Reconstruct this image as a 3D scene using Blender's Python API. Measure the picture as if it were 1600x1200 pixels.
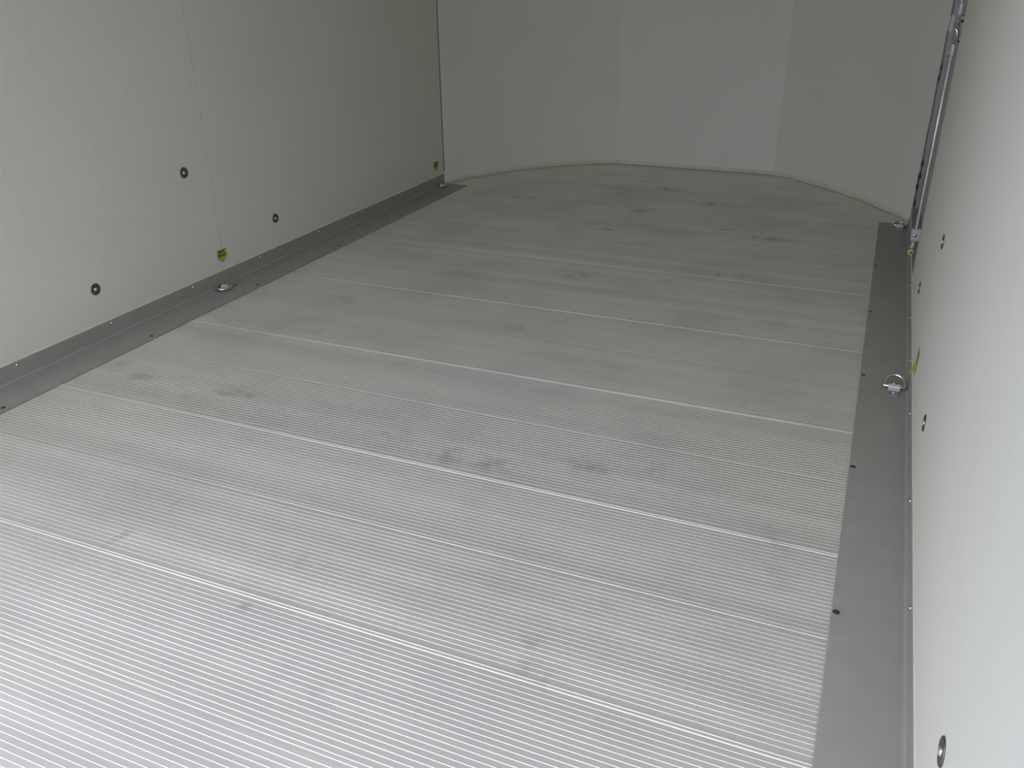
import bpy, bmesh, math, random
from mathutils import Vector, Matrix

scene = bpy.context.scene
for o in list(bpy.data.objects):
    bpy.data.objects.remove(o, do_unlink=True)
C = scene.collection
random.seed(7)

# ---------------------------------------------------------------- camera
cam_data = bpy.data.cameras.new('camera')
cam = bpy.data.objects.new('camera', cam_data)
C.objects.link(cam)
cam_data.sensor_width = 36.0
cam_data.sensor_fit = 'HORIZONTAL'
cam_data.lens = 36.0 * 1327.985 / 1600.0
cam_data.clip_start = 0.02
cam_data.clip_end = 300
RM = ((0.9217668936739576, -0.160898348337312, 0.3527853670845603),
      (0.3876326375087233, 0.40423869310999394, -0.8284515781448877),
      (-0.009313005137640142, 0.9003903600633723, 0.4349832955876089))
m4 = Matrix(RM).to_4x4()
m4.translation = Vector((0, 0, 1.0))
cam.matrix_world = m4
scene.camera = cam

# ---------------------------------------------------------------- daylight: overcast sky through the open rear
world = bpy.data.worlds.new('overcast_sky')
scene.world = world
world.use_nodes = True
wn = world.node_tree
wn.nodes.clear()
w_out = wn.nodes.new('ShaderNodeOutputWorld')
w_bg = wn.nodes.new('ShaderNodeBackground')
w_geo = wn.nodes.new('ShaderNodeTexCoord')
w_sep = wn.nodes.new('ShaderNodeSeparateXYZ')
w_ramp = wn.nodes.new('ShaderNodeValToRGB')
w_ramp.color_ramp.elements[0].position = 0.0
w_ramp.color_ramp.elements[0].color = (0.62, 0.67, 0.84, 1)
w_ramp.color_ramp.elements[1].position = 0.9
w_ramp.color_ramp.elements[1].color = (0.91, 0.985, 1.24, 1)
wn.links.new(w_geo.outputs['Generated'], w_sep.inputs[0])
wn.links.new(w_sep.outputs['Z'], w_ramp.inputs[0])
# the cloud cover is brighter towards the left of the opening
w_az = wn.nodes.new('ShaderNodeMapRange')
w_az.inputs['From Min'].default_value = -1
w_az.inputs['From Max'].default_value = 1
w_az.inputs['To Min'].default_value = 1.24
w_az.inputs['To Max'].default_value = 0.56
wn.links.new(w_sep.outputs['X'], w_az.inputs['Value'])
w_mul = wn.nodes.new('ShaderNodeVectorMath'); w_mul.operation = 'SCALE'
wn.links.new(w_ramp.outputs[0], w_mul.inputs[0])
wn.links.new(w_az.outputs[0], w_mul.inputs['Scale'])
wn.links.new(w_mul.outputs[0], w_bg.inputs['Color'])
wn.links.new(w_bg.outputs[0], w_out.inputs['Surface'])
w_bg.inputs['Strength'].default_value = 3.2

vs = scene.view_settings
vs.view_transform = 'Standard'
vs.look = 'None'
vs.exposure = 0.0
vs.gamma = 1.0
vs.use_curve_mapping = False

# ---------------------------------------------------------------- dimensions (metres)
XL, XR = -2.088, 0.176          # inner faces of the side walls
Y0 = 0.40                      # rear opening
YC = 4.02                       # front left corner of the side wall
YCR = 4.08
HT = 2.00                       # ceiling
LI, RI = -1.955, 0.0535         # inner edges of the kick plates on the floor
KH = 0.055                      # kick plate height
PLANK = 0.5153
SEAM0 = 0.4136
DOOR_Y = 3.08                   # near edge of the side door recess
DOOR_D = 0.036

# ---------------------------------------------------------------- materials
def mat(name):
    m = bpy.data.materials.new(name)
    m.use_nodes = True
    nt = m.node_tree
    return m, nt, nt.nodes['Principled BSDF']

def simple(name, col, metal=0.0, rough=0.5, noise=0.06, scale=40.0, bump=0.0, bscale=200.0):
    m, nt, b = mat(name)
    b.inputs['Metallic'].default_value = metal
    b.inputs['Roughness'].default_value = rough
    tc = nt.nodes.new('ShaderNodeTexCoord')
    n = nt.nodes.new('ShaderNodeTexNoise')
    n.inputs['Scale'].default_value = scale
    n.inputs['Detail'].default_value = 4
    r = nt.nodes.new('ShaderNodeValToRGB')
    a = [max(0, c * (1 - noise)) for c in col]
    z = [min(1, c * (1 + noise)) for c in col]
    r.color_ramp.elements[0].position = 0.3
    r.color_ramp.elements[0].color = (*a, 1)
    r.color_ramp.elements[1].position = 0.7
    r.color_ramp.elements[1].color = (*z, 1)
    nt.links.new(tc.outputs['Object'], n.inputs['Vector'])
    nt.links.new(n.outputs['Fac'], r.inputs[0])
    nt.links.new(r.outputs[0], b.inputs['Base Color'])
    if bump:
        n2 = nt.nodes.new('ShaderNodeTexNoise')
        n2.inputs['Scale'].default_value = bscale
        n2.inputs['Detail'].default_value = 3
        bp = nt.nodes.new('ShaderNodeBump')
        bp.inputs['Strength'].default_value = bump
        bp.inputs['Distance'].default_value = 0.001
        nt.links.new(tc.outputs['Object'], n2.inputs['Vector'])
        nt.links.new(n2.outputs['Fac'], bp.inputs['Height'])
        nt.links.new(bp.outputs[0], b.inputs['Normal'])
    return m

def wall_material(name, col, ripple=0.38):
    """smooth white fibreglass panel: faint vertical waves and a fine dimpled skin"""
    m, nt, b = mat(name)
    b.inputs['Roughness'].default_value = 0.55
    b.inputs['Specular IOR Level'].default_value = 0.3
    tc = nt.nodes.new('ShaderNodeTexCoord')
    mp = nt.nodes.new('ShaderNodeMapping')
    mp.inputs['Scale'].default_value = (14, 14, 1.0)
    n1 = nt.nodes.new('ShaderNodeTexNoise'); n1.inputs['Scale'].default_value = 1.0; n1.inputs['Detail'].default_value = 5
    n2 = nt.nodes.new('ShaderNodeTexNoise'); n2.inputs['Scale'].default_value = 260; n2.inputs['Detail'].default_value = 2
    n3 = nt.nodes.new('ShaderNodeTexNoise'); n3.inputs['Scale'].default_value = 2.5; n3.inputs['Detail'].default_value = 5
    nt.links.new(tc.outputs['Object'], mp.inputs[0])
    nt.links.new(mp.outputs[0], n1.inputs['Vector'])
    nt.links.new(tc.outputs['Object'], n2.inputs['Vector'])
    nt.links.new(tc.outputs['Object'], n3.inputs['Vector'])
    b1 = nt.nodes.new('ShaderNodeBump'); b1.inputs['Strength'].default_value = ripple; b1.inputs['Distance'].default_value = 0.0035
    b2 = nt.nodes.new('ShaderNodeBump'); b2.inputs['Strength'].default_value = 0.5; b2.inputs['Distance'].default_value = 0.0008
    nt.links.new(n1.outputs['Fac'], b1.inputs['Height'])
    nt.links.new(n2.outputs['Fac'], b2.inputs['Height'])
    nt.links.new(b1.outputs[0], b2.inputs['Normal'])
    nt.links.new(b2.outputs[0], b.inputs['Normal'])
    r = nt.nodes.new('ShaderNodeValToRGB')
    r.color_ramp.elements[0].position = 0.35
    r.color_ramp.elements[0].color = (*[c * 0.97 for c in col], 1)
    r.color_ramp.elements[1].position = 0.65
    r.color_ramp.elements[1].color = (*col, 1)
    nt.links.new(n3.outputs['Fac'], r.inputs[0])
    nt.links.new(r.outputs[0], b.inputs['Base Color'])
    return m

# scuffs and shoe marks on the deck: x, y, half length across, half length along, strength
MARKS = [(-1.246, 1.11, .012, .03, .7), (-1.25, 1.07, .012, .03, .75), (-1.255, 1.03, .012, .03, .75), (-1.262, .99, .012, .03, .7), (-1.27, .955, .012, .03, .6),
         (-1.91, 1.60, .05, .05, .5), (-1.79, 1.56, .06, .04, .6), (-1.70, 1.50, .05, .03, .4), (-1.57, 1.526, .03, .025, .8),
         (-1.44, 1.592, .07, .03, .9), (-1.50, 1.57, .04, .02, .8), (-0.97, 1.534, .08, .05, .4), (-0.80, 1.50, .045, .04, .8),
         (-0.69, 1.50, .05, .035, .9), (-0.48, 1.575, .06, .05, .7), (-0.35, 1.62, .05, .05, .4),
         (-0.40, 1.0, .035, .03, .7), (-0.365, .95, .05, .05, .55), (-0.66, .784, .12, .05, .35), (-0.50, .80, .06, .05, .4),
         (-0.90, .904, .015, .02, .8), (-0.97, 4.31, .09, .06, .8), (-0.97, 3.825, .06, .05, .9), (-0.665, 4.07, .09, .05, 1.0),
         (-0.60, 3.98, .08, .04, .5), (-0.35, 3.578, .11, .035, 1.0), (-0.55, 3.65, .05, .03, .7), (-0.383, 3.058, .05, .03, 1.0),
         (-0.47, 3.03, .025, .02, .9), (-0.31, 3.01, .02, .02, .8), (-0.95, 2.84, .07, .05, .7), (-0.80, 2.80, .06, .03, .3),
         (-0.954, 2.296, .05, .05, .8), (-0.90, 2.34, .05, .04, .4), (-1.17, 3.40, .07, .04, .8), (-1.02, 3.478, .05, .03, .9),
         (-1.578, 3.893, .08, .05, .6), (-1.717, 3.42, .04, .03, .8), (-0.065, 1.457, .045, .07, .5),
         (-0.05, 1.35, .04, .05, .35), (-0.33, 1.146, .04, .02, .4), (-1.45, 3.1, .12, .09, .35), (-1.30, 2.55, .12, .08, .35),
         (-1.62, 2.30, .06, .05, .6), (-1.50, 2.02, .06, .04, .55), (-0.6, 2.05, .12, .08, .35), (-0.2, 2.0, .09, .07, .3),
         (-0.62, 2.9, .04, .03, .5), (-0.75, 3.25, .06, .04, .5), (-0.35, 3.30, .06, .03, .4), (-1.1, 4.45, .1, .05, .4),
         (-0.2, 2.62, .03, .06, .35), (-0.05, 2.5, .025, .06, .35), (-1.15, 1.92, .05, .04, .45), (-0.9, 1.05, .1, .05, .3)]

def floor_material():
    m, nt, b = mat('ribbed_aluminium')
    N, L = nt.nodes, nt.links
    geo = N.new('ShaderNodeNewGeometry')
    pos = geo.outputs['Position']
    # fine jitter so the marks have broken edges
    nj = N.new('ShaderNodeTexNoise'); nj.inputs['Scale'].default_value = 22; nj.inputs['Detail'].default_value = 5; nj.inputs['Roughness'].default_value = 0.65
    L.new(pos, nj.inputs['Vector'])
    acc = None
    for x, y, a, c, s in MARKS:
        mp = N.new('ShaderNodeMapping'); mp.vector_type = 'POINT'
        mp.inputs['Scale'].default_value = (1 / a, 1 / c, 0)
        mp.inputs['Location'].default_value = (-x / a, -y / c, 0)
        L.new(pos, mp.inputs[0])
        ln = N.new('ShaderNodeVectorMath'); ln.operation = 'LENGTH'
        L.new(mp.outputs[0], ln.inputs[0])
        mr = N.new('ShaderNodeMapRange')
        mr.inputs['From Min'].default_value = 1.35
        mr.inputs['From Max'].default_value = 0.2
        mr.inputs['To Min'].default_value = 0
        mr.inputs['To Max'].default_value = s
        L.new(ln.outputs['Value'], mr.inputs['Value'])
        if acc is None:
            acc = mr.outputs[0]
        else:
            mx = N.new('ShaderNodeMath'); mx.operation = 'MAXIMUM'
            L.new(acc, mx.inputs[0]); L.new(mr.outputs[0], mx.inputs[1])
            acc = mx.outputs[0]
    jr = N.new('ShaderNodeMapRange'); jr.inputs['From Min'].default_value = 0.40; jr.inputs['From Max'].default_value = 0.62
    L.new(nj.outputs['Fac'], jr.inputs['Value'])
    mk = N.new('ShaderNodeMath'); mk.operation = 'MULTIPLY'
    L.new(acc, mk.inputs[0]); L.new(jr.outputs[0], mk.inputs[1])
    # general grime
    ng = N.new('ShaderNodeTexNoise'); ng.inputs['Scale'].default_value = 3.2; ng.inputs['Detail'].default_value = 6
    L.new(pos, ng.inputs['Vector'])
    gr = N.new('ShaderNodeMapRange'); gr.inputs['From Min'].default_value = 0.45; gr.inputs['From Max'].default_value = 0.75
    gr.inputs['To Max'].default_value = 0.34
    L.new(ng.outputs['Fac'], gr.inputs['Value'])
    dirt = N.new('ShaderNodeMath'); dirt.operation = 'MAXIMUM'
    L.new(mk.outputs[0], dirt.inputs[0]); L.new(gr.outputs[0], dirt.inputs[1])
    # streaks along the extrusion
    ms = N.new('ShaderNodeMapping'); ms.inputs['Scale'].default_value = (0.35, 16, 1)
    L.new(pos, ms.inputs[0])
    nstr = N.new('ShaderNodeTexNoise'); nstr.inputs['Scale'].default_value = 1; nstr.inputs['Detail'].default_value = 4
    L.new(ms.outputs[0], nstr.inputs['Vector'])
    cr = N.new('ShaderNodeValToRGB')
    cr.color_ramp.elements[0].position = 0.3; cr.color_ramp.elements[0].color = (0.675, 0.635, 0.555, 1)
    cr.color_ramp.elements[1].position = 0.7; cr.color_ramp.elements[1].color = (0.785, 0.74, 0.65, 1)
    L.new(nstr.outputs['Fac'], cr.inputs[0])
    mix = N.new('ShaderNodeMix'); mix.data_type = 'RGBA'
    L.new(dirt.outputs[0], mix.inputs['Factor'])
    L.new(cr.outputs[0], mix.inputs['A'])
    mix.inputs['B'].default_value = (0.40, 0.375, 0.33, 1)
    L.new(mix.outputs['Result'], b.inputs['Base Color'])
    rr = N.new('ShaderNodeMapRange'); rr.inputs['To Min'].default_value = 0.46; rr.inputs['To Max'].default_value = 0.62
    L.new(dirt.outputs[0], rr.inputs['Value'])
    L.new(rr.outputs[0], b.inputs['Roughness'])
    b.inputs['Metallic'].default_value = 0.50
    return m

M = {}
M['wall'] = wall_material('white_fibreglass_panel', (0.70, 0.68, 0.575))
M['floor'] = floor_material()
M['edge'] = simple('panel_edge', (0.24, 0.24, 0.21), rough=0.7)
M['kick'] = simple('grey_kick_plate', (0.31, 0.30, 0.25), metal=0.0, rough=0.5, noise=0.05, scale=14)
M['seal'] = simple('cream_sealant', (0.60, 0.59, 0.43), rough=0.5, noise=0.08, scale=30, bump=0.3, bscale=60)
M['zinc'] = simple('bright_zinc', (0.66, 0.68, 0.70), metal=1.0, rough=0.2, noise=0.12, scale=60)
M['zincdull'] = simple('dull_zinc', (0.36, 0.37, 0.37), metal=0.8, rough=0.4, noise=0.12, scale=60)
M['screw'] = simple('screw_steel', (0.7, 0.7, 0.68), metal=1.0, rough=0.25)
M['darkscrew'] = simple('dark_screw', (0.09, 0.075, 0.06), metal=0.6, rough=0.45)
M['cup'] = simple('dark_cup_washer', (0.15, 0.128, 0.11), metal=0.75, rough=0.38, noise=0.2, scale=50)
M['cap'] = simple('rivet_cap', (0.72, 0.72, 0.66), metal=0.9, rough=0.28)
M['yellow'] = simple('yellow_sticker', (0.42, 0.41, 0.02), rough=0.45, noise=0.06)
M['ink'] = simple('black_print', (0.02, 0.02, 0.015), rough=0.5)
M['bracket'] = simple('pale_bracket', (0.54, 0.54, 0.51), metal=0.2, rough=0.4)
M['rod'] = simple('rod_painted_shine', (0.93, 0.93, 0.88), metal=0.3, rough=0.2)  # near-white base colour stands in for daylight reflected along the metal rod
M['bushing'] = simple('yellow_bushing', (0.52, 0.58, 0.17), rough=0.45)
M['rubber'] = simple('black_rubber', (0.05, 0.052, 0.05), rough=0.6)
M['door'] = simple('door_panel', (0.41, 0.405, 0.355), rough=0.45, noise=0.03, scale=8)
M['frame'] = simple('door_frame', (0.31, 0.305, 0.265), metal=0.3, rough=0.4, noise=0.03)
M['ceil'] = simple('ceiling_panel', (0.62, 0.60, 0.49), rough=0.6, noise=0.03, scale=5)
M['yard'] = simple('asphalt', (0.20, 0.20, 0.20), rough=0.9, noise=0.3, scale=60)

# ---------------------------------------------------------------- helpers
def link(name, me, m, parent=None):
    o = bpy.data.objects.new(name, me)
    if m is not None and not me.materials:
        me.materials.append(m)
    C.objects.link(o)
    if parent is not None:
        o.parent = parent
    return o

def from_bm(name, bm, m, parent=None, smooth=False):
    bmesh.ops.recalc_face_normals(bm, faces=bm.faces)
    me = bpy.data.meshes.new(name)
    bm.to_mesh(me); bm.free()
    if smooth:
        for p in me.polygons: p.use_smooth = True
    return link(name, me, m, parent)

def struct(o):
    o['kind'] = 'structure'
    return o

def tag(o, label, cat, group=None):
    o['label'] = label; o['category'] = cat
    if group: o['group'] = group
    return o

def empty(name, loc, rot=(0, 0, 0)):
    o = bpy.data.objects.new(name, None)
    o.empty_display_size = 0.02
    o.location = loc; o.rotation_euler = rot
    C.objects.link(o)
    return o

def add_box(bm, lo, hi, bev=0.0):
    g = bmesh.ops.create_cube(bm, size=1.0)
    vsx = g['verts']
    for v in vsx:
        v.co = Vector([(lo[i] + hi[i]) / 2 + v.co[i] * (hi[i] - lo[i]) for i in range(3)])
    if bev:
        es = list({e for v in vsx for e in v.link_edges})
        bmesh.ops.bevel(bm, geom=es, offset=bev, segments=2, affect='EDGES', profile=0.5)

def extrude_y(bm, prof, y0, y1):
    """closed (x,z) profile extruded along y"""
    a = [bm.verts.new((x, y0, z)) for x, z in prof]
    b = [bm.verts.new((x, y1, z)) for x, z in prof]
    n = len(prof)
    for i in range(n):
        bm.faces.new((a[i], a[(i + 1) % n], b[(i + 1) % n], b[i]))
    bm.faces.new(a); bm.faces.new(list(reversed(b)))

def extrude_z(bm, prof, z0, z1):
    a = [bm.verts.new((x, y, z0)) for x, y in prof]
    b = [bm.verts.new((x, y, z1)) for x, y in prof]
    n = len(prof)
    for i in range(n):
        bm.faces.new((a[i], a[(i + 1) % n], b[(i + 1) % n], b[i]))
    bm.faces.new(a); bm.faces.new(list(reversed(b)))

def lathe(bm, prof, seg=20, mtx=None):
    """(r,h) profile around local z"""
    rings = []
    for r, h in prof:
        if r < 1e-7:
            rings.append([bm.verts.new((0, 0, h))])
        else:
            rings.append([bm.verts.new((r * math.cos(2 * math.pi * i / seg), r * math.sin(2 * math.pi * i / seg), h)) for i in range(seg)])
    for a, b in zip(rings, rings[1:]):
        for i in range(seg):
            j = (i + 1) % seg
            if len(a) == 1 and len(b) == 1: continue
            if len(a) == 1: bm.faces.new((a[0], b[i], b[j]))
            elif len(b) == 1: bm.faces.new((a[i], a[j], b[0]))
            else: bm.faces.new((a[i], a[j], b[j], b[i]))
    if len(rings[0]) > 1: bm.faces.new(list(reversed(rings[0])))
    if len(rings[-1]) > 1: bm.faces.new(rings[-1])
    if mtx is not None:
        vv = [v for r in rings for v in r]
        bmesh.ops.transform(bm, matrix=mtx, verts=vv)

def tube(bm, pts, r, seg=10, closed=False):
    pts = [Vector(p) for p in pts]
    n = len(pts)
    rings = []
    up = Vector((0, 0, 1))
    prev = None
    for i, p in enumerate(pts):
        if closed: t = (pts[(i + 1) % n] - pts[i - 1]).normalized()
        else: t = (pts[min(i + 1, n - 1)] - pts[max(i - 1, 0)]).normalized()
        if prev is None:
            a = t.cross(up)
            if a.length < 1e-3: a = t.cross(Vector((1, 0, 0)))
            a.normalize()
        else:
            a = (prev - t * prev.dot(t)).normalized()
        prev = a
        b = t.cross(a)
        rr = r[i] if isinstance(r, (list, tuple)) else r
        rings.append([bm.verts.new(p + (a * math.cos(2 * math.pi * k / seg) + b * math.sin(2 * math.pi * k / seg)) * rr) for k in range(seg)])
    m = n if closed else n - 1
    for i in range(m):
        A, B = rings[i], rings[(i + 1) % n]
        for k in range(seg):
            l = (k + 1) % seg
            bm.faces.new((A[k], A[l], B[l], B[k]))
    if not closed:
        bm.faces.new(list(reversed(rings[0]))); bm.faces.new(rings[-1])

def copy_tree(o, parent=None):
    c = o.copy()
    C.objects.link(c)
    if parent is not None:
        c.parent = parent
        c.matrix_parent_inverse = o.matrix_parent_inverse.copy()
    for ch in list(o.children):
        copy_tree(ch, c)
    return c

# ---------------------------------------------------------------- the setting
def spline(pts, n):
    out = []
    P = [Vector((*p, 0)) for p in pts]
    P = [P[0] * 2 - P[1]] + P + [P[-1] * 2 - P[-2]]
    for i in range(1, len(P) - 2):
        for k in range(n):
            t = k / n
            a, b, c, d = P[i - 1], P[i], P[i + 1], P[i + 2]
            q = 0.5 * ((2 * b) + (c - a) * t + (2 * a - 5 * b + 4 * c - d) * t * t + (3 * b - a - 3 * c + d) * t ** 3)
            out.append((q.x, q.y))
    out.append((P[-2].x, P[-2].y))
    return out

nose_left = spline([(XL, YC), (-2.0, 4.235), (-1.88, 4.435), (-1.73, 4.605), (-1.56, 4.745), (-1.397, 4.838)], 6)
nose_mid = [(-1.397, 4.838), (-0.505, 4.838)]
nose_right = spline([(-0.505, 4.838), (-0.36, 4.735), (-0.12, 4.50), (0.03, 4.30), (XR, YCR)], 6)
nose = nose_left + nose_mid[1:] + nose_right[1:]

def offset_poly(pl, d):
    """offset outwards (away from the room) of a left-to-right polyline"""
    out = []
    n = len(pl)
    for i, p in enumerate(pl):
        a = Vector(pl[max(0, i - 1)]); b = Vector(pl[min(n - 1, i + 1)])
        t = (b - a).normalized()
        out.append((p[0] - t.y * d, p[1] + t.x * d))
    return out

def nose_wall(name, pl):
    bm = bmesh.new()
    back = offset_poly(pl, 0.035)
    extrude_z(bm, pl + list(reversed(back)), -0.06, HT)
    o = from_bm(name, bm, M['wall'], smooth=True)
    o.data.set_sharp_from_angle(angle=math.radians(25))
    return struct(o)
nose_wall('wall_front_left', nose_left)
nose_wall('wall_front', nose_mid)
nose_wall('wall_front_right', nose_right)

def inside_x(y):
    """x limits of the deck at depth y"""
    lo, hi = XL, XR
    if y > YC:
        for a, b in zip(nose, nose[1:]):
            if a[1] <= y <= b[1] and b[1] > a[1] and a[0] < -1.3:
                lo = a[0] + (b[0] - a[0]) * (y - a[1]) / (b[1] - a[1])
            if b[1] <= y <= a[1] and a[1] > b[1]:
                hi = a[0] + (b[0] - a[0]) * (a[1] - y) / (a[1] - b[1])
        if y <= YCR: hi = XR
    return lo, hi

# ribbed aluminium deck: real ribs, extrusion joints every plank
def deck():
    pitch = PLANK / 47.0
    prof = []                                  # (y, z) across the deck
    def rib(c, w=0.0019, h=0.0006):
        prof.extend([(c - w / 2, 0), (c - w / 2 + 0.0009, h * 0.85), (c - w / 2 + 0.0012, h), (c + w / 2 - 0.0005, h), (c + w / 2, 0)])
    k0 = int(math.floor((Y0 - SEAM0) / PLANK)) - 1
    y = Y0
    prof.append((Y0, 0))
    for k in range(k0, 10):
        s = SEAM0 + k * PLANK
        items = []
        items.append((s - 0.0035, 'edge')); items.append((s + 0.0035, 'edge2'))
        for j in range(1, 46):
            c = s + pitch * (j + 0.5)
            if j == 24:
                items.append((c, 'dip')); continue
            items.append((c, 'rib'))
        for c, kind in items:
            if c < Y0 + 0.008 or c > 4.83: continue
            if kind == 'rib':
                rib(c)
            elif kind == 'dip':
                prof.extend([(c - 0.0030, 0), (c - 0.0022, -0.0007), (c + 0.0022, -0.0007), (c + 0.0030, 0)])
            elif kind == 'edge':
                prof.extend([(c - 0.0030, 0), (c - 0.0020, 0.0010), (c + 0.0016, 0.0012), (c + 0.0022, 0.0010), (c + 0.0030, 0.0004)])
            else:
                prof.extend([(c - 0.0030, 0.0004), (c - 0.0024, 0.0010), (c - 0.0020, 0.0012), (c + 0.0020, 0.0010), (c + 0.0030, 0)])
    prof.append((4.836, 0))
    bm = bmesh.new()
    left, right = [], []
    for yy, zz in prof:
        lo, hi = inside_x(yy)
        left.append(bm.verts.new((lo, yy, zz))); right.append(bm.verts.new((hi, yy, zz)))
    for i in range(len(prof) - 1):
        bm.faces.new((left[i], right[i], right[i + 1], left[i + 1]))
    # underside so the deck has thickness
    bl = [bm.verts.new((inside_x(yy)[0], yy, -0.03)) for yy in (Y0, YC)] + [bm.verts.new((p[0], p[1], -0.03)) for p in nose[1:-1]] + \
         [bm.verts.new((XR, YCR, -0.03)), bm.verts.new((XR, Y0, -0.03))]
    bm.faces.new(bl)
    bm.faces.new((left[0], bl[0], bl[-1], right[0]))
    bm.normal_update()
    me = bpy.data.meshes.new('floor')
    bm.to_mesh(me); bm.free()
    return struct(link('floor', me, M['floor']))
deck()

# left wall with the fine vertical panel joint
bm = bmesh.new()
J = 2.291
extrude_z(bm, [(XL, Y0), (XL, J),
               (XL, YC), (XL - 0.04, YC + 0.02), (XL - 0.04, Y0)], -0.06, HT)
struct(from_bm('wall_left', bm, M['wall']))

# right wall: solid up to the side door, lintel above it
bm = bmesh.new()
add_box(bm, (XR, Y0, -0.06), (XR + 0.06, DOOR_Y, HT))
add_box(bm, (XR, DOOR_Y, 1.95), (XR + 0.06, YCR, HT))
add_box(bm, (XR, DOOR_Y, -0.06), (XR + 0.06, YCR, 0.05))
struct(from_bm('wall_right', bm, M['wall']))

# ceiling
bm = bmesh.new()
outl = [(XL - 0.04, Y0)] + [(XL - 0.04, YC)] + offset_poly(nose, 0.035)[1:-1] + [(XR + 0.06, YCR), (XR + 0.06, Y0)]
extrude_z(bm, outl, HT, HT + 0.04)
struct(from_bm('ceiling', bm, M['ceil']))

# yard the trailer stands on
bm = bmesh.new()
add_box(bm, (-30, -45, -0.75), (30, 30, -0.65))
struct(from_bm('ground', bm, M['yard']))

# cream sealant: bead round the foot of the front walls, and along the top of both kick plates
bm = bmesh.new()
inner = offset_poly(nose, -0.012)
n = len(nose)
rows = []
for i in range(n):
    a, b = nose[i], inner[i]
    rows.append([bm.verts.new((a[0], a[1], 0.022)), bm.verts.new(((a[0] * .75 + b[0] * .25), (a[1] * .75 + b[1] * .25), 0.017)),
                 bm.verts.new((b[0], b[1], 0.0015)), bm.verts.new((a[0], a[1], 0.0008))])
for r0, r1 in zip(rows, rows[1:]):
    for k in range(3):
        bm.faces.new((r0[k], r0[k + 1], r1[k + 1], r1[k]))
bm.faces.new(rows[0]); bm.faces.new(list(reversed(rows[-1])))
struct(from_bm('trim_1', bm, M['seal'], smooth=True))
bm = bmesh.new()
extrude_y(bm, [(XL, KH - 0.001), (XL + 0.0030, KH - 0.0005), (XL + 0.0018, KH + 0.002), (XL, KH + 0.0038)], Y0, YC)
struct(from_bm('trim_2', bm, M['seal']))
bm = bmesh.new()
extrude_y(bm, [(XR, KH - 0.001), (XR - 0.0026, KH - 0.0005), (XR - 0.0014, KH + 0.002), (XR, KH + 0.0035)], Y0, YCR)
struct(from_bm('trim_3', bm, M['seal']))
# flush filler strip over the panel joint of the left wall
bm = bmesh.new()
add_box(bm, (XL - 0.002, J - 0.005, 0.132), (XL + 0.0003, J + 0.005, HT - 0.001))
struct(from_bm('trim_6', bm, simple('joint_filler', (0.64, 0.62, 0.525), rough=0.6)))
# vertical bead on the front left corner and on the near edge of the door recess
bm = bmesh.new()
extrude_z(bm, [(XL, YC - 0.006), (XL + 0.0012, YC - 0.003), (XL + 0.0018, YC + 0.006), (XL + 0.0006, YC + 0.004)], KH + 0.01, HT - 0.01)
struct(from_bm('trim_4', bm, M['edge']))
bm = bmesh.new()
extrude_z(bm, [(XR - 0.0015, DOOR_Y - 0.006), (XR - 0.0015, DOOR_Y + 0.003), (XR + 0.004, DOOR_Y + 0.003), (XR + 0.004, DOOR_Y - 0.006)], KH + 0.01, 1.93)
struct(from_bm('trim_5', bm, M['frame']))

# ---------------------------------------------------------------- kick plates (baseboards) with their screws
def kick(name, side):
    s = 1 if side == 'left' else -1
    X = XL if side == 'left' else XR
    inner_x = LI if side == 'left' else RI
    y1 = 4.012 if side == 'left' else 3.995
    t = 0.003
    prof = [(X + s * 0.0004, KH), (X + s * t, KH), ]
    R = 0.006
    z0 = 0.0016
    for k in range(0, 7):
        a = math.pi / 2 * k / 6
        prof.append((X + s * (t + R * (1 - math.cos(a))), z0 + t + R * (1 - math.sin(a))))
    prof += [(inner_x - s * 0.001, z0 + t), (inner_x, z0 + t - 0.001), (inner_x, z0), (X + s * 0.0004, z0)]
    bm = bmesh.new()
    extrude_y(bm, prof, Y0 + 0.01, y1)
    o = struct(from_bm(name, bm, M['kick']))
    return o
base_l = kick('baseboard_left', 'left')
base_r = kick('baseboard_right', 'right')

def make_screw(r, m, slot=True, name='screw'):
    bm = bmesh.new()
    lathe(bm, [(r, 0), (r, r * 0.18), (r * 0.82, r * 0.5), (r * 0.45, r * 0.66), (0, r * 0.7)], 14)
    me = bpy.data.meshes.new(name)
    bmesh.ops.recalc_face_normals(bm, faces=bm.faces)
    bm.to_mesh(me); bm.free()
    for p in me.polygons: p.use_smooth = True
    me.materials.append(m)
    return me
me_top = make_screw(0.0048, M['screw'])
def countersunk(name):
    bm = bmesh.new()
    lathe(bm, [(0.0062, 0), (0.0062, 0.0006), (0.0052, 0.0010), (0.0028, 0.0005), (0.0026, 0.0012), (0, 0.0014)], 16)
    me = bpy.data.meshes.new(name)
    bmesh.ops.recalc_face_normals(bm, faces=bm.faces)
    bm.to_mesh(me); bm.free()
    me.materials.append(M['darkscrew'])
    return me
me_floor = countersunk('screw')

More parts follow.
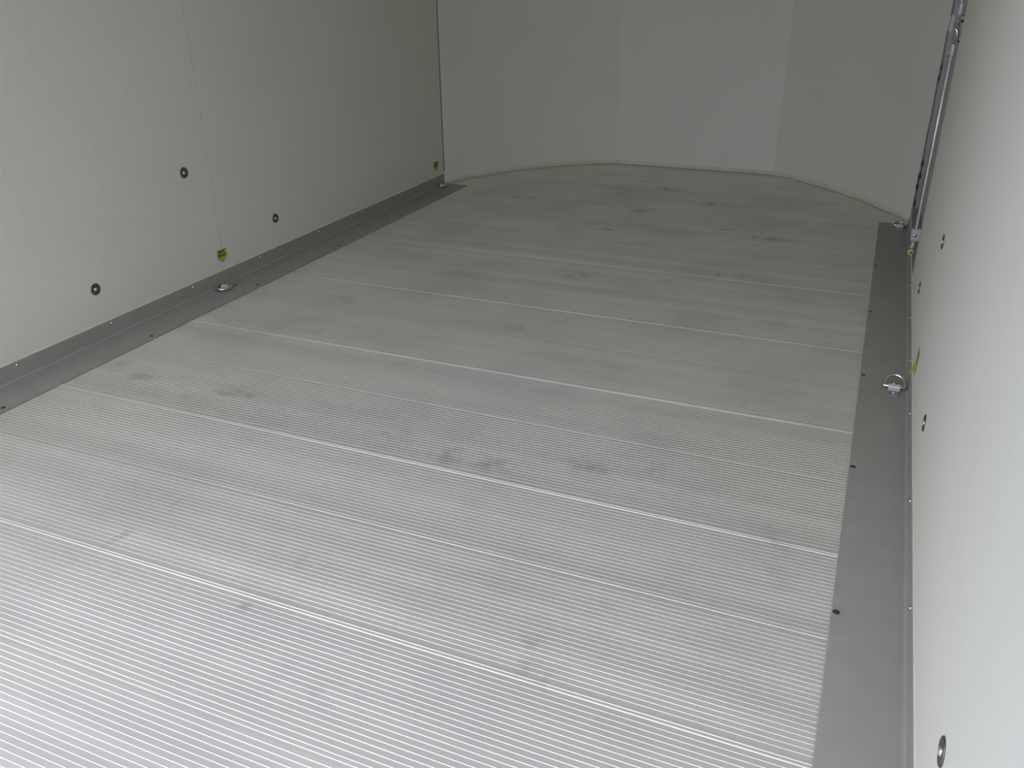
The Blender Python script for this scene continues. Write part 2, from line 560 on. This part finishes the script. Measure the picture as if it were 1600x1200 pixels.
def put(me, name, loc, rot, parent):
    o = bpy.data.objects.new(name, me)
    C.objects.link(o); o.parent = parent
    o.location = loc; o.rotation_euler = rot
    return o
zt = 0.0046
SP = 0.5165
for k in range(-1, 6):                          # floor flange screws, one per plank
    y = 1.270 + SP * k
    if y < 3.9:
        put(me_floor, 'screw', (0.0615, y, zt), (0, 0, 0), base_r)
    y = 1.281 + SP * k
    if Y0 + .02 < y < 3.9:
        put(me_floor, 'screw', (-1.971, y, zt), (0, 0, 0), base_l)
for y in (0.60, 0.92, 1.279, 1.623, 2.027, 2.36, 2.70, 3.02, 3.25, 3.50, 3.80):
    put(me_top, 'screw', (XR - 0.003, y, 0.042), (0, -math.pi / 2, 0), base_r)
for y in (0.70, 1.06, 1.4287, 1.7628, 2.120, 2.4856, 2.868, 3.206, 3.5646, 3.88):
    put(me_top, 'screw', (XL + 0.003, y, 0.044), (0, math.pi / 2, 0), base_l)

# ---------------------------------------------------------------- lashing rings
def make_lashing_ring(loc, tilt, flip, label, group):
    """origin on the flange; plate runs along y; ring hinges on a bar along x and falls towards +y (or -y if flip)"""
    t = empty('lashing_ring', loc, (0, 0, math.pi if flip else 0))
    tag(t, label, 'lashing ring', group)
    bm = bmesh.new(); add_box(bm, (-0.0125, -0.046, 0), (0.0125, 0.046, 0.003), 0.0008)
    from_bm('base_plate', bm, M['zincdull'], t)
    # saddle arched over the ring bar
    bm = bmesh.new()
    w = 0.0145
    pts_o, pts_i = [], []
    for k in range(9):
        a = math.pi * k / 8
        pts_o.append((-0.0105 * math.cos(a), 0.003 + 0.0115 * math.sin(a)))
        pts_i.append((-0.0080 * math.cos(a), 0.003 + 0.0090 * math.sin(a)))
    prof = [(-0.016, 0.003), (-0.016, 0.0055)] + pts_o[1:-1] + [(0.016, 0.0055), (0.016, 0.003)] + list(reversed(pts_i))
    a = [bm.verts.new((-w, y, z)) for y, z in prof]; b = [bm.verts.new((w, y, z)) for y, z in prof]
    nn = len(prof)
    for i in range(nn):
        bm.faces.new((a[i], a[(i + 1) % nn], b[(i + 1) % nn], b[i]))
    bm.faces.new(a); bm.faces.new(list(reversed(b)))
    bmesh.ops.triangulate(bm, faces=[f for f in bm.faces if len(f.verts) > 4])
    from_bm('saddle', bm, M['bracket'], t)
    # ring: straight bar + D shaped bow, tilted up
    r = 0.0046
    pts = []
    hw = 0.0255
    for k in range(17):
        aa = math.pi * k / 16
        pts.append((hw * math.cos(aa), 0.004 + 0.034 * math.sin(aa) ** 0.85, 0))
    bar = [(-hw, 0, 0), (-hw * .5, 0, 0), (0, 0, 0), (hw * .5, 0, 0), (hw, 0, 0)]
    ct, st = math.cos(tilt), math.sin(tilt)
    loop = [(x, y * ct, 0.0078 + y * st) for x, y, z in pts + bar]
    bm = bmesh.new(); tube(bm, loop, r, 10, closed=True)
    from_bm('ring', bm, M['zinc'], t, smooth=True)
    for sgn in (-1, 1):
        bm = bmesh.new()
        lathe(bm, [(0.0058, 0), (0.0056, 0.0018), (0.0035, 0.0034), (0, 0.0038)], 16)
        s = from_bm('screw', bm, M['screw'], t, smooth=True)
        s.location = (0, sgn * 0.031, 0.003)
    return t
G = 'lashing rings on the kick plates'
make_lashing_ring((0.139, 2.238, zt), 0.55, False, 'zinc lashing ring midway along the right kick plate, nearest to the camera', G)
make_lashing_ring((0.136, 3.930, zt), 0.15, False, 'small dark lashing ring at the far end of the right kick plate', G)
make_lashing_ring((-2.049, 2.238, zt), 0.03, True, 'zinc lashing ring on left kick plate under the larger yellow arrow sticker', G)
make_lashing_ring((-2.056, 3.945, zt), 0.12, True, 'zinc lashing ring at the far end of the left kick plate, in the front corner', G)

# ---------------------------------------------------------------- wall fasteners
def make_fastener():
    t = empty('wall_fastener', (0, 0, 0))
    bm = bmesh.new()
    lathe(bm, [(0.0178, 0.0), (0.0178, 0.0012), (0.0162, 0.0026), (0.0120, 0.0022), (0.0082, 0.0010), (0.0, 0.0010)], 28)
    from_bm('washer', bm, M['cup'], t, smooth=True)
    bm = bmesh.new()
    lathe(bm, [(0.0062, 0.0008), (0.0062, 0.0022), (0.0050, 0.0038), (0.0024, 0.0047), (0, 0.0049)], 18)
    from_bm('rivet_head', bm, M['cap'], t, smooth=True)
    return t
fast = make_fastener()
spots = [
    (XL, 1.735, 0.162, 'dark round wall fastener low on the left wall, nearest the left picture edge'),
    (XL, 2.173, 0.421, 'dark round wall fastener, the highest of three on the left wall'),
    (XL, 2.604, 0.1635, 'dark round wall fastener on the left wall just right of the yellow sticker'),
    (XR, 2.182, 0.4226, 'wall fastener seen edge-on, the highest one on the right wall'),
    (XR, 2.616, 0.1666, 'small wall fastener seen edge-on beside the foot of the door recess'),
    (XR, 1.719, 0.172, 'wall fastener seen edge-on on the right wall just nearer than the lashing ring'),
    (XR, 0.8136, 0.206, 'wall fastener gleaming white on the right wall at the bottom of the picture'),
]
for i, (x, y, z, lb) in enumerate(spots):
    o = fast if i == 0 else copy_tree(fast)
    o.location = (x, y, z)
    o.rotation_euler = (0, math.pi / 2 if x == XL else -math.pi / 2, 0)
    tag(o, lb, 'fastener', 'round wall fasteners')

# ---------------------------------------------------------------- yellow load stickers
def text_mesh(body, size):
    cu = bpy.data.curves.new('print', 'FONT')
    cu.body = body; cu.size = size; cu.align_x = 'CENTER'; cu.align_y = 'CENTER'
    cu.extrude = 0.0001; cu.space_character = 0.95; cu.offset = 0.0004
    ob = bpy.data.objects.new('print', cu)
    C.objects.link(ob)
    bpy.context.view_layer.update()
    me = bpy.data.meshes.new_from_object(ob.evaluated_get(bpy.context.evaluated_depsgraph_get()))
    bpy.data.objects.remove(ob, do_unlink=True)
    return me
def sticker_parts(t, w, h, bendfn=None):
    """local x right, y up, z out of the wall; arrow points down"""
    bm = bmesh.new()
    tip = 0.38
    pts = [(-w / 2, h / 2), (w / 2, h / 2), (w / 2, h / 2 - h * (1 - tip)), (0, -h / 2), (-w / 2, h / 2 - h * (1 - tip))]
    a = [bm.verts.new((x, y, 0.0002)) for x, y in pts]; b = [bm.verts.new((x, y, 0.0007)) for x, y in pts]
    for i in range(5):
        bm.faces.new((a[i], a[(i + 1) % 5], b[(i + 1) % 5], b[i]))
    bm.faces.new(a); bm.faces.new(b)
    from_bm('backing', bm, M['yellow'], t)
    bm = bmesh.new()
    e = 0.0009
    for i in range(5):                              # thin black outline
        p, q = Vector((*pts[i], 0)), Vector((*pts[(i + 1) % 5], 0))
        d = (q - p).normalized(); nrm = Vector((-d.y, d.x, 0))
        if nrm.dot(-(p + q)) < 0: nrm = -nrm
        vv = [p, q, q + nrm * e, p + nrm * e]
        lo = [bm.verts.new((v.x, v.y, 0.0007)) for v in vv]; hi = [bm.verts.new((v.x, v.y, 0.0009)) for v in vv]
        for k in range(4): bm.faces.new((lo[k], lo[(k + 1) % 4], hi[(k + 1) % 4], hi[k]))
        bm.faces.new(hi); bm.faces.new(lo)
    from_bm('outline', bm, M['ink'], t)
    for body, yy, sz in (('MAX', h * 0.33, 0.0150), ('200 daN', h * 0.06, 0.0125)):
        me = text_mesh(body, sz)
        o = link('lettering', me, M['ink'], t)
        o.location = (0, yy, 0.0008)
def on_wall(o, side):
    # local x -> +y on the left wall seen from inside (reading direction), local y -> z
    if side == 'left':
        o.rotation_euler = Matrix(((0, 0, 1), (1, 0, 0), (0, 1, 0))).to_euler()
    else:
        o.rotation_euler = Matrix(((0, 0, -1), (-1, 0, 0), (0, 1, 0))).to_euler()
st = empty('arrow_sticker', (XL, 2.286, 0.106)); on_wall(st, 'left')
sticker_parts(st, 0.047, 0.047)
GS = 'yellow load limit stickers'
tag(st, 'yellow arrow sticker with black MAX print on the left wall above the nearer lashing ring', 'sticker', GS)
s2 = copy_tree(st); s2.location = (XL, 3.932, 0.108)
tag(s2, 'tiny yellow arrow sticker on the left wall beside the front corner', 'sticker', GS)
s3 = empty('arrow_sticker', (XR, 2.185, 0.098))
tag(s3, 'yellow sticker with a curling foot seen almost edge-on above the right kick plate', 'sticker', GS)
# it is glued at the top and its foot curls away from the wall
cols = []
bm = bmesh.new()
for i in range(15):
    u = i / 14
    z = 0.048 - 0.066 * u
    k = max(0.0, (u - 0.45) / 0.55)
    xo = -0.0007 - 0.013 * k * k
    hw = 0.0235 if u < 0.62 else 0.0235 * (1 - 0.8 * (u - 0.62) / 0.38)
    cols.append([bm.verts.new((xo, -hw, z)), bm.verts.new((xo, hw, z)), bm.verts.new((xo + 0.0005, hw, z)), bm.verts.new((xo + 0.0005, -hw, z))])
for A, B in zip(cols, cols[1:]):
    for k in range(4):
        bm.faces.new((A[k], A[(k + 1) % 4], B[(k + 1) % 4], B[k]))
bm.faces.new(cols[0]); bm.faces.new(list(reversed(cols[-1])))
from_bm('backing', bm, M['yellow'], s3)
RW = Matrix(((0, 0, -1), (-1, 0, 0), (0, 1, 0))).to_euler()
for body, zz, sz in (('MAX', 0.034, 0.0150), ('200 daN', 0.016, 0.0125)):
    o = link('lettering', text_mesh(body, sz), M['ink'], s3)
    o.location = (-0.0008, 0, zz); o.rotation_euler = RW

# ---------------------------------------------------------------- side door in its recess
XD = XR + DOOR_D
door = struct(empty('door_1', (XD, (DOOR_Y + YCR) / 2, 0.05)))
dy = (DOOR_Y + YCR) / 2
def dpart(name, bm, m, smooth=False, parent=None):
    """geometry given in world coordinates, stored relative to the door"""
    bmesh.ops.translate(bm, verts=bm.verts, vec=Vector((-XD, -dy, -0.05)))
    return from_bm(name, bm, m, parent or door, smooth)
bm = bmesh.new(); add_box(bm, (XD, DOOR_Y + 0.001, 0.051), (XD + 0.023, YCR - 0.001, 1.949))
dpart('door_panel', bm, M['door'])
bm = bmesh.new()
add_box(bm, (XR + 0.001, YCR - 0.016, 0.051), (XD - 0.0005, YCR - 0.001, 1.949), 0.002)
add_box(bm, (XD - 0.010, YCR - 0.075, 0.051), (XD - 0.0005, YCR - 0.017, 1.949), 0.002)
add_box(bm, (XR + 0.008, DOOR_Y + 0.001, 0.0515), (XD - 0.0005, YCR - 0.017, 0.062), 0.001)
dpart('door_frame', bm, M['frame'])
# rubber seal along the far edge with curled ends
bm = bmesh.new()
pts, rad = [], []
zz = 0.062
while zz < 1.9:
    pts.append((XR + 0.006 + 0.0015 * math.sin(zz * 31), YCR - 0.020, zz))
    bump = 0.0011
    for zc, amp in ((0.085, .004), (0.155, .005), (0.20, .006), (0.255, .0045), (0.60, .003), (0.64, .003)):
        bump += amp * math.exp(-((zz - zc) / 0.013) ** 2)
    rad.append(bump)
    zz += 0.006
tube(bm, pts, rad, 8)
dpart('rubber_seal', bm, M['rubber'], True)
# lock rod with guide brackets, bushing and catch
RX, RY = 0.176, 3.40
def lock_rod():
    bm = bmesh.new()
    tube(bm, [(RX, RY, 0.074), (RX, RY, 0.45), (RX, RY, 0.765)], 0.0042, 12)
    tube(bm, [(RX, RY, 0.868), (RX, RY, 1.2), (RX, RY, 1.80)], 0.0042, 12)
    rod = dpart('lock_rod', bm, M['rod'], True)
    return rod
lock_rod()
bm = bmesh.new()
tube(bm, [(RX - 0.001, RY, 0.0615), (RX - 0.001, RY, 0.078), (RX, RY, 0.094)], [0.0075, 0.0070, 0.0050], 12)
dpart('rod_foot', bm, M['bracket'], True)
bm = bmesh.new()
prof = [(0.0045, -0.005), (0.0105, -0.005), (0.0125, -0.002), (0.0125, 0.002), (0.0105, 0.005), (0.0045, 0.005), (0.0045, -0.005)]
seg = 20
rings = [[bm.verts.new((q * math.cos(2 * math.pi * i / seg), q * math.sin(2 * math.pi * i / seg), h)) for i in range(seg)] for q, h in prof[:-1]]
for k in range(len(rings)):
    A, B = rings[k], rings[(k + 1) % len(rings)]
    for i in range(seg):
        j = (i + 1) % seg
        bm.faces.new((A[i], A[j], B[j], B[i]))
bmesh.ops.transform(bm, matrix=Matrix.Translation((RX - 0.003, RY - 0.016, 0.054)) @ Matrix.Rotation(math.pi / 2, 4, 'X'), verts=bm.verts)
dpart('bushing', bm, M['bushing'], True)
bm = bmesh.new()
add_box(bm, (RX - 0.013, RY - 0.012, 0.096), (XD - 0.001, RY + 0.008, 0.140), 0.002)
dpart('rod_guide', bm, M['bracket'])
bm = bmesh.new()
lathe(bm, [(0.0075, 0), (0.0075, 0.002), (0.005, 0.005), (0, 0.006)], 14, Matrix.Translation((RX - 0.001, RY - 0.012, 0.118)) @ Matrix.Rotation(math.pi / 2, 4, 'X'))
dpart('bolt', bm, M['screw'], True, door)
# central lock gear with its handle
bm = bmesh.new()
add_box(bm, (RX + 0.006, RY - 0.010, 0.772), (XD - 0.001, RY + 0.020, 0.862), 0.003)
add_box(bm, (RX - 0.006, RY - 0.010, 0.838), (RX + 0.020, RY + 0.010, 0.850), 0.002)
add_box(bm, (RX - 0.006, RY - 0.010, 0.776), (RX + 0.020, RY + 0.010, 0.786), 0.002)
dpart('lock_case', bm, M['frame'])
bm = bmesh.new()
tube(bm, [(RX - 0.002, RY - 0.006, 0.778), (RX + 0.002, RY - 0.014, 0.786), (RX + 0.006, RY - 0.020, 0.797), (RX + 0.004, RY - 0.022, 0.810),
          (RX - 0.003, RY - 0.020, 0.822), (RX + 0.003, RY - 0.014, 0.836), (RX + 0.005, RY - 0.006, 0.848)],
     [0.0030, 0.0036, 0.0045, 0.0050, 0.0045, 0.0034, 0.0028], 12)
dpart('door_handle', bm, M['zinc'], True)
for z0, z1, zk in ((0.738, 0.774, 0.747), (0.864, 0.900, 0.884)):
    bm = bmesh.new()
    lathe(bm, [(0.0050, z0 - 0.004), (0.0078, z0), (0.0085, z0 + 0.006), (0.0085, z1 - 0.006), (0.0068, z1)], 16, Matrix.Translation((RX + 0.002, RY, 0)))
    tube(bm, [(RX - 0.014, RY - 0.002, zk), (RX - 0.010, RY - 0.002, zk), (RX, RY - 0.002, zk)], [0.0042, 0.0042, 0.0026], 10)
    dpart('rod_coupling', bm, M['bracket'], True)
# pale plate on the far jamb, level with the handle
bm = bmesh.new()
add_box(bm, (XR + 0.0005, YCR - 0.019, 0.775), (XR + 0.022, YCR - 0.0155, 0.835), 0.001)
dpart('jamb_plate', bm, M['bracket'])
